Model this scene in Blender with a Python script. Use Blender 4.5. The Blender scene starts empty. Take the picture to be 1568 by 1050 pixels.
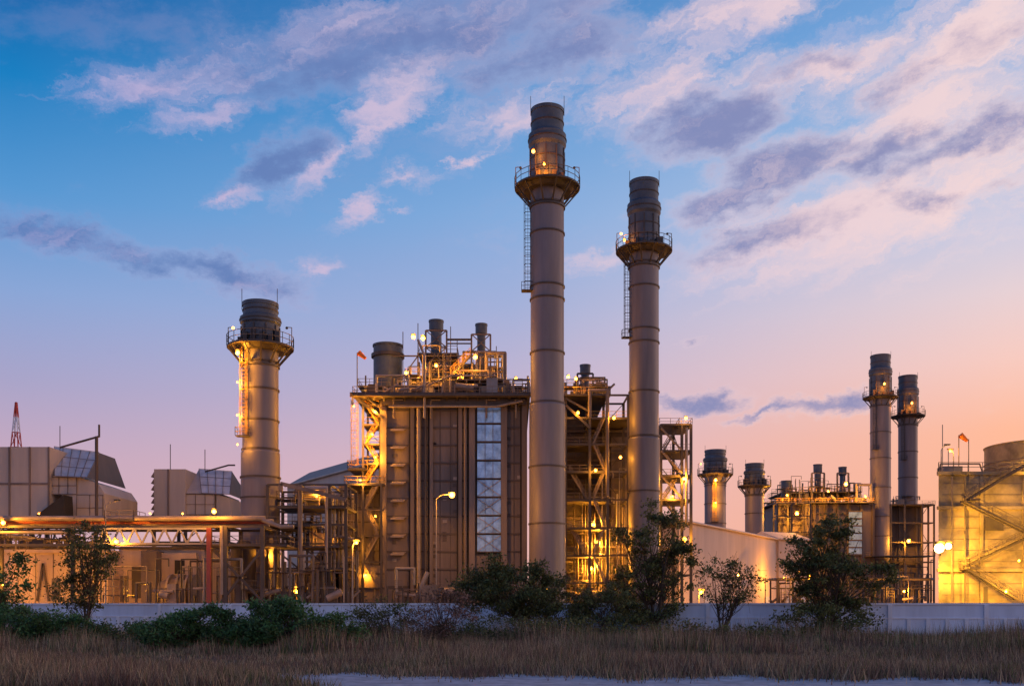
import bpy, math, random
import numpy as np
from mathutils import Vector
random.seed(7); rng=np.random.default_rng(7)
F=1524.0; CX=784.0; HY=925.0; CH=2.5
def X(px,Y): return (px-CX)/F*Y
def Z(py,Y): return CH+(HY-py)/F*Y
def P(px,py,Y): return (X(px,Y),Y,Z(py,Y))
def lin(c):
    return tuple(((v/255)/12.92 if v/255<=0.04045 else ((v/255+0.055)/1.055)**2.4) for v in c)+(1.0,)
scene=bpy.context.scene
MATS={}
def mk(name,col,rough=0.6,metal=0.0,var=0.25,scale=0.4,streak=False,bump=0.0,island=0.0,trans=0.0):
    m=bpy.data.materials.new(name); m.use_nodes=True; nt=m.node_tree; n=nt.nodes; l=nt.links
    b=n['Principled BSDF']; b.inputs['Roughness'].default_value=rough; b.inputs['Metallic'].default_value=metal
    tc=n.new('ShaderNodeTexCoord'); mp=n.new('ShaderNodeMapping'); l.new(tc.outputs['Object'],mp.inputs[0])
    mp.inputs['Scale'].default_value=(scale,scale,scale*(0.12 if streak else 1))
    nz=n.new('ShaderNodeTexNoise'); nz.inputs['Detail'].default_value=8; nz.inputs['Scale'].default_value=1; nz.inputs['Roughness'].default_value=0.65
    l.new(mp.outputs[0],nz.inputs[0])
    mr=n.new('ShaderNodeMapRange'); mr.inputs[1].default_value=0.3; mr.inputs[2].default_value=0.7
    mr.inputs[3].default_value=1-var; mr.inputs[4].default_value=1+var; l.new(nz.outputs[0],mr.inputs[0])
    fac=mr.outputs[0]
    if island>0:
        g=n.new('ShaderNodeNewGeometry'); m2=n.new('ShaderNodeMapRange'); m2.inputs[3].default_value=1-island; m2.inputs[4].default_value=1+island
        l.new(g.outputs['Random Per Island'],m2.inputs[0]); mu=n.new('ShaderNodeMath'); mu.operation='MULTIPLY'
        l.new(fac,mu.inputs[0]); l.new(m2.outputs[0],mu.inputs[1]); fac=mu.outputs[0]
    vm=n.new('ShaderNodeVectorMath'); vm.operation='SCALE'; vm.inputs[0].default_value=col[:3]; l.new(fac,vm.inputs['Scale'])
    l.new(vm.outputs[0],b.inputs['Base Color'])
    if trans>0:
        t=n.new('ShaderNodeBsdfTranslucent'); l.new(vm.outputs[0],t.inputs[0]); mx=n.new('ShaderNodeMixShader'); mx.inputs[0].default_value=trans
        l.new(b.outputs[0],mx.inputs[1]); l.new(t.outputs[0],mx.inputs[2]); l.new(mx.outputs[0],n['Material Output'].inputs[0])
    if bump>0:
        bp=n.new('ShaderNodeBump'); bp.inputs['Strength'].default_value=bump; bp.inputs['Distance'].default_value=0.1
        l.new(nz.outputs[0],bp.inputs['Height']); l.new(bp.outputs[0],b.inputs['Normal'])
    MATS[name]=m; return m
def emit(name,col,s):
    m=bpy.data.materials.new(name); m.use_nodes=True; b=m.node_tree.nodes['Principled BSDF']
    b.inputs['Base Color'].default_value=(*col,1); b.inputs['Emission Color'].default_value=(*col,1); b.inputs['Emission Strength'].default_value=s
    MATS[name]=m
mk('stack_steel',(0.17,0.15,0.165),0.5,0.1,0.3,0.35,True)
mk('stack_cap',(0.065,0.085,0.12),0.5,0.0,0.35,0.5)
mk('casing',(0.155,0.122,0.108),0.6,0.0,0.4,0.35,True)
mk('casing_dark',(0.075,0.058,0.052),0.6,0.0,0.25,0.5,True)
mk('frame',(0.065,0.053,0.048),0.55,0.1,0.3,0.7)
mk('galv',(0.24,0.22,0.22),0.45,0.2,0.25,0.8)
mk('rail',(0.17,0.13,0.10),0.5,0.1,0.2,1)
mk('yellow',(0.50,0.28,0.03),0.5,0.0,0.15,1)
mk('red',(0.30,0.06,0.04),0.55,0.0,0.2,1)
mk('mast_red',(0.55,0.06,0.04),0.55,0.0,0.2,1)
mk('insul',(0.25,0.205,0.18),0.45,0.1,0.3,0.6)
mk('glass',(0.24,0.42,0.66),0.22,0.45,0.55,0.6)
mk('cream',(0.50,0.38,0.29),0.75,0,0.25,0.25,True)
mk('filter',(0.40,0.36,0.34),0.6,0.0,0.18,0.3,True)
mk('filtergrid',(0.50,0.52,0.56),0.45,0.0,0.25,0.5)
mk('concrete',(0.30,0.24,0.16),0.85,0,0.7,0.22,False,0.5)
mk('white',(0.80,0.82,0.88),0.6,0,0.12,0.5,True)
mk('wallpaint',(0.70,0.78,0.92),0.7,0,0.16,0.6,True)
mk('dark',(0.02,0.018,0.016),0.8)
mk('orange',(0.7,0.18,0.02),0.7)
mk('bark',(0.07,0.05,0.035),0.9,0,0.3,3)
mk('leaf',(0.10,0.12,0.036),0.6,0,0.5,0.8,island=0.65,trans=.35)
mk('leaf_green',(0.075,0.165,0.05),0.55,0,0.5,0.7,island=0.65,trans=.35)
mk('straw',(0.37,0.26,0.15),0.8,0,0.5,0.25,island=0.6)
mk('twig',(0.20,0.115,0.08),0.9,0,0.3,2,island=0.5)
mk('soil',(0.11,0.078,0.05),0.95,0,0.4,0.3,bump=0.5)
mk('gravel',(0.42,0.39,0.41),0.9,0,0.4,1.5,bump=0.8)
emit('lamp',(1.0,0.42,0.06),9); emit('lamp_white',(1.0,0.66,0.2),20)
ORG=(1.0,0.37,0.025)
class B:
    def __init__(s): s.v=[];s.f=[];s.m=[];s.s=[];s.mn=[]
    def mi(s,m):
        if m not in s.mn: s.mn.append(m)
        return s.mn.index(m)
    def add(s,v,f,m,sm=False):
        o=len(s.v); s.v.extend(v); k=s.mi(m)
        for a in f: s.f.append(tuple(i+o for i in a)); s.m.append(k); s.s.append(sm)
    def box(s,x0,x1,y0,y1,z0,z1,m):
        v=[(x,y,z) for z in(z0,z1) for y in(y0,y1) for x in(x0,x1)]
        s.add(v,[(0,2,3,1),(4,5,7,6),(0,1,5,4),(1,3,7,5),(3,2,6,7),(2,0,4,6)],m)
    def cyl(s,p0,p1,r0,m,r1=None,n=8,caps=True):
        if r1 is None:r1=r0
        p0=Vector(p0);p1=Vector(p1);d=(p1-p0)
        if d.length<1e-6:return
        d.normalize(); u=d.cross(Vector((0,0,1)))
        if u.length<1e-3:u=Vector((1,0,0))
        u.normalize(); w=d.cross(u)
        v=[];f=[]
        ph=math.pi/4 if n==4 else 0
        for p,r in((p0,r0),(p1,r1)):
            for i in range(n):
                a=2*math.pi*i/n+ph; v.append(tuple(p+u*(r*math.cos(a))+w*(r*math.sin(a))))
        for i in range(n): f.append((i,(i+1)%n,n+(i+1)%n,n+i))
        s.add(v,f,m,n>4)
        if caps: s.add([v[i] for i in range(n)]+[v[n+i] for i in range(n)],[tuple(range(n))[::-1],tuple(range(n,2*n))],m)
    def beam(s,p0,p1,w,m): s.cyl(p0,p1,w*0.7,m,n=4)
    def path(s,pts,r,m,n=6):
        for a,b in zip(pts[:-1],pts[1:]): s.cyl(a,b,r,m,n=n)
        if r>.12:
            for a in pts[1:-1]: s.sphere(a,r*1.02,m)
    def rev(s,cx,cy,prof,m,n=40,shared=False):
        if shared: segs=[prof]
        else: segs=[prof[i:i+2] for i in range(len(prof)-1)]
        for pr in segs:
            v=[];f=[]
            for z,r in pr:
                for i in range(n):
                    a=2*math.pi*i/n; v.append((cx+r*math.cos(a),cy+r*math.sin(a),z))
            for k in range(len(pr)-1):
                for i in range(n):
                    j=(i+1)%n; f.append((k*n+i,k*n+j,(k+1)*n+j,(k+1)*n+i))
            s.add(v,f,m,True)
    def quad(s,pts,m): s.add([tuple(p) for p in pts],[tuple(range(len(pts)))],m)
    def rail(s,pts,m='rail',h=1.1,r=0.045,sp=1.8):
        for a,b in zip(pts[:-1],pts[1:]):
            a=Vector(a);b=Vector(b);L=(b-a).length;k=max(1,int(L/sp))
            for t in(0.5,1.0): s.cyl(a+Vector((0,0,h*t)),b+Vector((0,0,h*t)),r,m,n=4,caps=False)
            for i in range(k+1):
                q=a.lerp(b,i/k); s.cyl(q,q+Vector((0,0,h)),r,m,n=4,caps=False)
    def stair(s,p0,p1,w,m='rail',rm='rail',tm=None):
        p0=Vector(p0);p1=Vector(p1);d=Vector((p1.x-p0.x,p1.y-p0.y,0)).normalized();sd=Vector((-d.y,d.x,0))*w/2
        for k in(-1,1):
            a=p0+sd*k;b=p1+sd*k
            s.beam(a,b,0.22,m)
            for t in(0.55,1.1): s.cyl(a+Vector((0,0,t)),b+Vector((0,0,t)),0.045,rm,n=4)
            for i in range(6):
                q=a.lerp(b,i/5); s.cyl(q,q+Vector((0,0,1.1)),0.04,rm,n=4)
        n=max(3,int(abs(p1.z-p0.z)/0.25))
        for i in range(n):
            q=p0.lerp(p1,(i+.5)/n); e=d*0.14
            s.quad([q-e-sd,q+e-sd,q+e+sd,q-e+sd],m)
    def ladder(s,p0,p1,w=0.6,m='yellow',cage=True):
        p0=Vector(p0);p1=Vector(p1);ux=Vector((w/2,0,0))
        s.cyl(p0-ux,p1-ux,0.06,m,n=4);s.cyl(p0+ux,p1+ux,0.06,m,n=4)
        n=int((p1-p0).length/0.5)
        for i in range(n):
            q=p0.lerp(p1,i/n); s.cyl(q-ux,q+ux,0.035,m,n=4)
        if cage:
            for i in range(int(n/2.5)):
                q=p0.lerp(p1,i*2.5/n)
                pts=[q+Vector((0.55*math.cos(a),-0.75*math.sin(a),0)) for a in np.linspace(0,math.pi,6)]
                s.path(pts,0.04,m,n=4)
            for a in np.linspace(0,math.pi,5):
                o=Vector((0.55*math.cos(a),-0.75*math.sin(a),0)); s.cyl(p0+o,p1+o,0.035,m,n=4)
    def sphere(s,c,r,m):
        prof=[(c[2]+r*math.sin(t),max(1e-4,r*math.cos(t))) for t in np.linspace(-math.pi/2,math.pi/2,7)]
        s.rev(c[0],c[1],prof,m,10,shared=True)
    def mesh(s,name):
        me=bpy.data.meshes.new(name); me.from_pydata([tuple(p) for p in s.v],[],s.f)
        for k in s.mn: me.materials.append(MATS[k])
        me.polygons.foreach_set('material_index',s.m); me.polygons.foreach_set('use_smooth',s.s); me.update()
        ob=bpy.data.objects.new(name,me); scene.collection.objects.link(ob); return ob
class Thing:
    def __init__(s,name): s.name=name; s.parts={}; s.lights=[]
    def __getitem__(s,k):
        if k not in s.parts: s.parts[k]=B()
        return s.parts[k]
    def lamp(s,p,power,r=0.28,col=ORG,m='lamp',fix=True):
        s['lamps'].sphere(p,r,m)
        if fix: s['lamps'].cyl((p[0],p[1],p[2]+r*0.9),(p[0],p[1],p[2]+r*1.4),r*1.1,'frame',n=8)
        s.lights.append(((p[0],p[1]-r-0.25,p[2]-0.1),power,col))
    def done(s):
        if len(s.parts)==1 and not s.lights:
            return list(s.parts.values())[0].mesh(s.name)
        e=bpy.data.objects.new(s.name,None); scene.collection.objects.link(e)
        for k,b in s.parts.items():
            o=b.mesh(k); o.parent=e
        for i,(p,w,c) in enumerate(s.lights):
            L=bpy.data.lights.new('lamp_light','POINT'); L.energy=w; L.color=c; L.shadow_soft_size=0.25
            o=bpy.data.objects.new('lamp_light',L); o.location=p; scene.collection.objects.link(o); o.parent=e
        return e

# ---------------- smoke stacks
def stack(pxc,Y,rp,top,plat,pr,rings,lad=None,wide=None,lampside=-1):
    T=Thing('smoke_stack'); s=Y/F; cx=X(pxc,Y); r=rp*s
    Yn=Y-r
    zt=Z(top,Yn); zp=Z(plat,Y-pr*s*.8); h=zt-zp
    b=T['shaft']; zw=Z(wide,Yn) if wide else 0
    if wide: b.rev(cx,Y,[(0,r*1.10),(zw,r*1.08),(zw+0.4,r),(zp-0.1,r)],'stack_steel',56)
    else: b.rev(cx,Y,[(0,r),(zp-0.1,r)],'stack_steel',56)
    for q in rings:
        z=Z(q,Yn); rr=r*(1.08 if wide and z<zw else 1)
        b.rev(cx,Y,[(z-0.11,rr),(z-0.11,rr+0.15),(z+0.11,rr+0.15),(z+0.11,rr)],'casing_dark',56)
    c=T['silencer_head']
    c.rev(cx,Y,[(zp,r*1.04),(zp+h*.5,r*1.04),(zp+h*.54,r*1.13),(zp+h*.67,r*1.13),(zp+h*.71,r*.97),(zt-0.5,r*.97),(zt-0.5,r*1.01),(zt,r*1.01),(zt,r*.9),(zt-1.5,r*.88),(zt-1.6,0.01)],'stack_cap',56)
    for k in(0.2,0.36,0.605,0.82):
        z=zp+h*k; rr=r*(1.13 if .54<k<.67 else (1.04 if k<.5 else .97)); c.rev(cx,Y,[(z-.08,rr),(z-.08,rr+.1),(z+.08,rr+.1),(z+.08,rr)],'frame',40)
    for i in range(10):
        a=2*math.pi*i/10+.2; c.box(cx+r*1.06*math.cos(a)-.09,cx+r*1.06*math.cos(a)+.09,Y+r*1.06*math.sin(a)-.09,Y+r*1.06*math.sin(a)+.09,zp,zp+h*.48,'frame')
    for sx in(-1,1): c.cyl((cx+sx*r*1.0,Y-0.5,zt-1),(cx+sx*r*1.0,Y-0.5,zt+1.6*rp/26+0.3),0.05,'frame',n=4)
    g=T['gallery']; R=pr*s; n=20
    g.rev(cx,Y,[(zp-.12,r*1.01),(zp-.12,R),(zp+.12,R),(zp+.12,r*1.07)],'frame',40)
    g.rev(cx,Y,[(zp-.6,r*1.0),(zp-.6,R*.72),(zp-.13,R*.82)],'frame',40)
    pts=[(cx+R*math.cos(a),Y+R*math.sin(a),zp+.1) for a in np.linspace(0,2*math.pi,n+1)]
    g.rail(pts,h=1.5,sp=1.2,r=0.05)
    for i in range(12):
        a=2*math.pi*(i+.5)/12; g.beam((cx+R*.97*math.cos(a),Y+R*.97*math.sin(a),zp-.1),(cx+r*math.cos(a),Y+r*math.sin(a),zp-(R-r)*1.15),0.2,'frame')
    g.rev(cx,Y,[(zp-(R-r)*1.2-.2,r),(zp-(R-r)*1.2-.2,r+.2),(zp-(R-r)*1.2+.1,r+.2),(zp-(R-r)*1.2+.1,r)],'frame',40)
    for i in range(7):
        a=math.pi*(1.08+i*0.13); q=(cx+(r*1.06+.35)*math.cos(a),Y+(r*1.06+.35)*math.sin(a)); hh=random.uniform(.8,2.2)
        g.box(q[0]-.3,q[0]+.3,q[1]-.3,q[1]+.3,zp+.13,zp+hh,'casing_dark' if i%2 else 'frame')
    for sx in(-1,1):
        q=(cx+sx*R*.97,Y-0.3,zp); hh=R*.62
        g.path([q,(q[0],q[1],zp+hh),(q[0]-sx*R*0.14,q[1],zp+hh+.05)],0.06,'rail',n=5)
        g.sphere((q[0]-sx*R*.15,q[1],zp+hh-.05),.2,'lamp' if sx==lampside else 'frame')
    if lad:
        a0,a1,px,mat=lad
        l=T['ladder']; lx=X(px,Y)
        yy=Y-math.sqrt(max(0.0,(r*1.1)**2-min(r*1.1,abs(lx-cx))**2))-.35
        l.ladder((lx,yy,Z(a1,Y)),(lx,yy,Z(a0,Y)),0.8,mat)
        l.box(lx-.9,lx+.9,yy-.9,yy+.4,Z(a1,Y)-.12,Z(a1,Y),'frame'); l.rail([(lx-.9,yy+.4,Z(a1,Y)),(lx-.9,yy-.9,Z(a1,Y)),(lx+.9,yy-.9,Z(a1,Y)),(lx+.9,yy+.4,Z(a1,Y))],mat)
    return T,cx,r,zp,zt
DORG=(1,.26,.015)
T,cx,r,zp,zt=stack(838,146,25.5,157,272,50,[305,350,432,452,535,613,712,800],(305,447,808,'frame'),wide=617,lampside=0)
T.lamp((cx-2.1,146-r-.3,zp+4.2),200,.25,DORG); T.lamp((cx-.6,146-r-1.6,zp+1.8),1500,.16,DORG); T.done()
T,cx,r,zp,zt=stack(986,163,22.5,270,373,43,[398,434,500,520,596,665,750],(398,518,960,'frame'),wide=670)
T.lamp((cx-3.4,163-1.6,zp+1.3),300,.22,DORG); T.done()
T,cx,r,zp,zt=stack(399,140,27,457,523,50,[550,592,640,685,728,760],(540,672,380,'yellow'),wide=690)
T.lamp((cx-2.2,140-r-1.1,zp-1.5),1500,.3); T.lamp((cx-2.3,140-r-.9,zp-5.5),1100,.1);T.lamp((cx-2.3,140-r-.9,zp-10),900,.1);T.lamp((cx-2.3,140-r-.9,zp-14),600,.1); T.done()
for a in [(1348,293,15,541,605,26,[620,660,700,745,790,820],(610,690,1335,'frame')),(1390,300,14,573,634,25,[650,690,730,780],(640,705,1378,'frame')),
          (1095,270,16,687,724,27,[742,770,800],(730,800,1090,'yellow')),(1155,275,14,708,742,25,[758,785],None)]:
    T,cx,r,zp,zt=stack(*a[:7],a[7],lampside=-1 if a[0]==1095 else 0)
    Y=a[1]
    if a[0]>1200: T.lamp((cx-.5,Y-r-1.5,zp+3.2),1900,.3,DORG)
    if a[0]==1095:
        T.lamp((cx-.8,Y-r-1.6,zp-2),3000,.4); T.lamp((cx-.8,Y-r-1.6,zp-8),2200,.2)
    T.done()

# ---------------- heat recovery boiler (main)
def clutter(b,px0,px1,py0,py1,Y0,Y1,n,base):
    for i in range(n):
        Y=random.uniform(Y0,Y1); px=random.uniform(px0,px1); r=random.choice([.07,.09,.12,.16,.24])
        m=random.choice(['insul','frame','galv','rail','casing','frame','casing_dark'])
        py=py0+(base-10-py0)*random.random()**.7; z=Z(py,Y0); x=X(px,Y0); zb=Z(base,Y0)
        k=random.random()
        if k<.35: b.cyl((x,Y,zb),(x,Y,z),r,m,n=8)
        elif k<.65:
            x2=min(X(px1,Y0),x+random.uniform(1.5,5)); b.path([(x,Y,zb),(x,Y,z),(x2,Y,z),(x2,Y,zb if random.random()<.6 else z-1)],r*.8,m,n=7)
        elif k<.8:
            b.cyl((x,Y,zb+random.uniform(.4,2)),(x+random.uniform(1,3),Y,zb+random.uniform(.4,2)),r*2,'insul',n=12)
        elif k<.9:
            w=random.uniform(.8,1.8); zz=random.uniform(zb+1,max(zb+1.2,z)); b.box(x-w,x+w,Y-w,Y+w,zz-.12,zz,'frame'); b.rail([(x-w,Y-w,zz),(x+w,Y-w,zz)],h=1.1); b.beam((x-w,Y-w,zb),(x-w,Y-w,zz),.15,'frame'); b.beam((x+w,Y-w,zb),(x+w,Y-w,zz),.15,'frame')
        else:
            w=random.uniform(.4,1.2); b.box(x-w,x+w,Y-w,Y+w,zb,zb+random.uniform(1,2.5),m)
def gallery(b,px0,px1,py,Y0,Y1,m='frame',side=True,rm='rail'):
    z=Z(py,Y0); x0=X(px0,Y0);x1=X(px1,Y0)
    b.box(x0,x1,Y0,Y1,z-.25,z,m)
    pts=[(x0,Y0,z),(x1,Y0,z)]
    if side: pts=[(x0,Y1,z)]+pts+[(x1,Y1,z)]
    b.rail(pts,rm)
def frame(b,pxs,pys,Y0,Y1,w=.45,m='frame',brace=True,ground=True,decks=True):
    xs=[X(p,Y0) for p in pxs]; zs=[Z(p,Y0) for p in pys]
    for x in xs:
        for y in(Y0,Y1): b.beam((x,y,0 if ground else zs[-1]),(x,y,zs[0]),w,m)
    for z in zs:
        for y in(Y0,Y1): b.beam((xs[0],y,z),(xs[-1],y,z),w*.7,m)
        for x in xs: b.beam((x,Y0,z),(x,Y1,z),w*.6,m)
    if brace:
        k=0
        for i in range(len(xs)-1):
            for j in range(len(zs)-1):
                a,c=(xs[i],xs[i+1]) if (k+j)%2 else (xs[i+1],xs[i])
                b.beam((a,Y1,zs[j]),(c,Y1,zs[j+1]),w*.28,m)
            k+=1
T=Thing('heat_recovery_boiler'); Y=150; s=Y/F
b=T['casing']
b.box(X(587,Y),X(806,Y),Y,Y+36,0,Z(612,Y),'casing')
for py in range(628,925,27):
    z=Z(py,Y)
    b.box(X(587,Y),X(728,Y),Y-.18,Y,z-.12,z+.12,'casing_dark'); b.box(X(770,Y),X(806,Y),Y-.18,Y,z-.12,z+.12,'casing_dark')
for px in(674,690,787): b.box(X(px,Y)-.06,X(px,Y)+.06,Y-.1,Y-.002,0,Z(613,Y),'casing_dark')
for i in range(26):
    px=random.choice([604,665,681,697,779,795]); py=random.randint(640,880); b.box(X(px,Y)-.3,X(px,Y)+.3,Y-.12,Y-.003,Z(py+5,Y),Z(py,Y),random.choice(['insul','casing_dark']))
b=T['columns']
for px,w in((588,.9),(632,.55),(661,.5),(705,.55),(723,.9),(772,.9),(803,.8)):
    x=X(px,Y); b.box(x-w/2,x+w/2,Y-.75,Y-.62,0,Z(612,Y),'casing'); b.box(x-w/2,x+w/2,Y-.3,Y-.185,0,Z(612,Y),'casing'); b.box(x-.06,x+.06,Y-.62,Y-.3,0,Z(612,Y),'casing_dark')
    b.box(x-w/2-.25,x-w/2-.02,Y-.26,Y-.19,0,Z(612,Y),'dark')
b.cyl((X(642,Y),Y-.9,Z(900,Y)),(X(642,Y),Y-.9,Z(625,Y)),.30,'insul',n=12)
b.cyl((X(652,Y),Y-.8,Z(900,Y)),(X(652,Y),Y-.8,Z(625,Y)),.2,'casing_dark',n=12)
b.cyl((X(713,Y),Y-.8,Z(900,Y)),(X(713,Y),Y-.8,Z(625,Y)),.22,'casing',n=12)
for py in range(655,860,27):
    b.quad([P(598,py+4,Y-.9),P(618,py+4,Y-.9),P(624,py,Y-.02),P(602,py,Y-.02)],'insul')
    b.box(X(598,Y-.9),X(618,Y-.9),Y-.98,Y-.86,Z(py+6,Y),Z(py+3.5,Y),'insul')
g=T['louvre_windows']
g.box(X(729,Y),X(769,Y),Y-.3,Y-.02,Z(848,Y),Z(620,Y),'dark')
for i in range(8):
    t=623+i*28; z0=Z(t+25,Y); z1=Z(t,Y); xa,xb=X(731,Y),X(767,Y)
    for k in range(3):
        ta=-.10*((i+k)%3)
        u0=xa+(xb-xa)*k/3; u1=xa+(xb-xa)*(k+1)/3
        g.quad([(u0,Y-.40+ta*.6,z0),(u1,Y-.40,z0),(u1,Y-.34,z1),(u0,Y-.34+ta*.3,z1)],'glass')
    g.box(xa,xb,Y-.6,Y-.5,z0-.15,z0,'casing_dark')
    for k in(1,2): g.box(xa+(xb-xa)*k/3-.03,xa+(xb-xa)*k/3+.03,Y-.56,Y-.52,z0,z1,'casing')
    if i>3: g.beam((xa,Y-.68,z0),(xb,Y-.68,z1),.08,'insul'); g.beam((xb,Y-.74,z0),(xa,Y-.74,z1),.08,'insul')
b=T['roof_galleries']
gallery(b,540,812,603,Y-3,Y+36)
b.box(X(540,Y),X(812,Y),Y-2.6,Y-2.3,Z(613,Y),Z(606,Y),'casing_dark'); b.box(X(587,Y),X(806,Y),Y-1.4,Y-1.1,Z(622,Y),Z(613,Y),'frame')
for px in range(540,812,16): b.beam(P(px,606,Y-2.4),P(px,622,Y),.2,'frame')
b.beam(P(540,606,Y-2),P(587,640,Y-1),.35,'frame'); b.beam(P(558,606,Y-2),P(587,628,Y-1),.25,'frame')
gallery(b,548,800,590,Y+12,Y+34); gallery(b,620,720,575,Y+8,Y+24,rm='yellow'); gallery(b,655,760,560,Y+14,Y+28,rm='yellow'); gallery(b,640,700,540,Y+12,Y+20); gallery(b,700,770,580,Y+1,Y+6,rm='yellow')
for px in(560,600,640,690,740,775): b.beam(P(px,603,Y+8),P(px,540 if 600<px<760 else 575,Y+8),.22,'frame')
for a,c in((600,640),(640,690),(690,740)): b.beam(P(a,600,Y+8),P(c,545,Y+8),.16,'frame'); b.beam(P(a,545,Y+8),P(c,545,Y+8),.2,'frame')
b.stair(P(690,575,Y+3),P(720,545,Y+3),1,'rail','yellow')
b=T['roof_piping']
clutter(b,618,770,525,600,Y+2,Y+26,240,603)
clutter(b,560,810,568,600,Y-1,Y+6,110,603)
b.path([P(745,600,Y+3),P(745,541,Y+3),P(773,541,Y+3),P(773,600,Y+3)],.3,'casing',n=10)
b.path([P(650,640,Y-2),P(650,545,Y-2),P(640,520,Y-2)],.2,'insul',n=10)
b.path([P(655,590,Y-2),P(690,575,Y-2),P(760,575,Y-2)],.14,'insul',n=8)
b.path([P(595,622,Y-1.8),P(760,622,Y-1.8),P(800,614,Y-1.8)],.2,'insul',n=8)
for px in(603,660,745,790): b.path([P(px,640,Y-1.6),P(px,612,Y-1.6),P(px+14,612,Y-1.6)],.13,'rail')
d=T['vents']
def vent(px,Y,r,top,bot,band=10,neck=.7):
    s=Y/F; z1=Z(top,Y-r*s); z0=Z(bot,Y); zb=z1-band*1.7*s
    d.rev(X(px,Y),Y,[(z0,r*s*neck),(zb-.3,r*s*neck),(zb,r*s),(z1-.3,r*s),(z1-.3,r*s*1.06),(z1,r*s*1.06),(z1,r*s*.85),(z1-.8,.01)],'stack_cap',28)
vent(594,165,22,523,600,22,1.0); d.rev(X(594,165),165,[(Z(548,165),2.5),(Z(548,165),2.75),(Z(543,165),2.75),(Z(543,165),2.5)],'frame',28)
vent(668,165,11,488,600,9,.75); vent(737,168,9,494,600,9,.7)
for px in(652,684,722,751):
    for yy in(162,170): d.beam(P(px,600,yy),P(px,506 if px<700 else 512,yy),.28,'casing')
for a,c,t in((652,684,506),(722,751,512)):
    for k in(0,26,52):
        d.beam(P(a,t+k,162),P(c,t+k,162),.22,'casing'); d.beam(P(a,t+k,162),P(c,t+k+26,162),.15,'casing'); d.beam(P(c,t+k,162),P(a,t+k+26,162),.15,'casing')
d.beam(P(684,520,162),P(722,520,162),.3,'frame'); d.beam(P(684,526,162),P(722,526,162),.2,'frame')
for px,t in((617,508),(700,520),(690,500),(760,530),(640,495)): d.cyl(P(px,600,160),P(px,t,160),.07,'frame',n=5)
st=T['side_stair_tower']
st.ladder(P(543,712,Y),P(543,612,Y),1.0,'yellow')
frame(st,[556,584],[620,650,680,710,740],Y,Y+5,.3,'rail')
zz=[(740,710,0),(710,680,1),(680,650,0),(650,620,1)]
for a,c,k in zz:
    p,q=(560,580) if k==0 else (580,560); st.stair(P(p,a,Y+.5),P(q,c,Y+.5),.9,'yellow','yellow'); gallery(st,556,584,c,Y+.2,Y+4,'frame',False,'yellow')
gallery(st,527,588,740,Y-2,Y+6,rm='yellow'); gallery(st,532,560,716,Y-2,Y+6,rm='yellow')
frame(st,[530,556,584],[742,780,820,860,900],Y-2,Y+6,.3)
for i,(a,c) in enumerate(((900,860),(860,820),(820,780),(780,742))):
    p,q=(558,580) if i%2 else (580,558); st.stair(P(p,a,Y-1.4),P(q,c,Y-1.4),.9)
b=T['inlet_duct']
for (p0,p1,t,yy) in((487,540,850,Y+2),(520,589,742,Y+3),(540,589,865,Y-1)):
    b.box(X(p0,yy),X(p1,yy),yy,yy+10,0,Z(t,yy),'casing')
    for py in range(t+12,925,22): b.box(X(p0,yy),X(p1,yy),yy-.15,yy,Z(py+2,yy),Z(py,yy),'casing_dark')
    for px in range(p0,p1+1,17): b.box(X(px,yy)-.12,X(px,yy)+.12,yy-.3,yy-.16,0,Z(t,yy),'casing')
b.add([P(470,925,152),P(470,870,152),P(520,800,152),P(520,925,152),P(470,925,162),P(470,870,162),P(520,800,162),P(520,925,162)],[(0,3,2,1),(1,2,6,5),(0,1,5,4)],'casing')
b=T['ground_piping']
b.path([P(607,915,145),P(607,870,145),P(634,870,145),P(634,895,145)],.22,'galv',n=10)
b.path([P(636,918,144),P(655,875,144)],.35,'galv',n=10)
clutter(b,590,800,885,915,140,147,60,922)
gallery(b,660,810,905,142,147)
for p,w in((  (633,516),1500),((648,518),1500),((622,571),1300),((641,577),1000),((728,547),1500),((705,577),1000),((756,590),600),((790,580),450),((668,560),1500),((690,590),700)):
    T.lamp(P(*p,Y+1 if p[1]<565 else Y+5),w,.32 if p[1]<560 else .24)
for p,w in(((542,622),1300),((560,604),700),((575,630),1600),((575,700),1600),((552,735),1200),((543,836),900),((570,665),1600),((575,790),600),((560,880),900)): T.lamp(P(*p,Y-2.6 if p[0]<560 else Y-1.2),w,.14)
T.done()

# ---------------- second boiler
T=Thing('heat_recovery_boiler'); Y=172; b=T['casing']
b.box(X(864,Y),X(962,Y),Y,Y+34,0,Z(640,Y),'casing_dark'); b.box(X(935,Y),X(962,Y),Y-.8,Y-.01,0,Z(670,Y),'casing')
for py in range(660,925,22): b.box(X(865,Y),X(963,Y),Y-1.0,Y-.82,Z(py+3,Y),Z(py,Y),'casing')
b=T['steel_frame']
frame(b,[866,903,930,962],[605,640,680,722,765,808,850,892],Y-9,Y-2,.42)
gallery(b,862,930,603,Y-10,Y+20,rm='yellow'); gallery(b,900,966,640,Y-9,Y+10,rm='yellow')
for py in(680,722,765,808,850): gallery(b,866,930,py,Y-9,Y-2,'frame',False)
pys=[892,850,808,765,722,680,640]
for i in range(6):
    p,q=(908,926) if i%2 else (926,908); b.stair(P(p,pys[i],Y-8.5),P(q,pys[i+1],Y-8.5),1.0)
b.beam(P(866,620,Y-9.5),P(903,655,Y-9.5),.4,'frame');b.beam(P(866,610,Y-9.5),P(903,630,Y-9.5),.3,'frame')
b.stair(P(872,722,Y-7.5),P(898,765,Y-7.5),1.0); b.stair(P(872,808,Y-7.5),P(898,850,Y-7.5),1.0)
b=T['piping']
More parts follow.
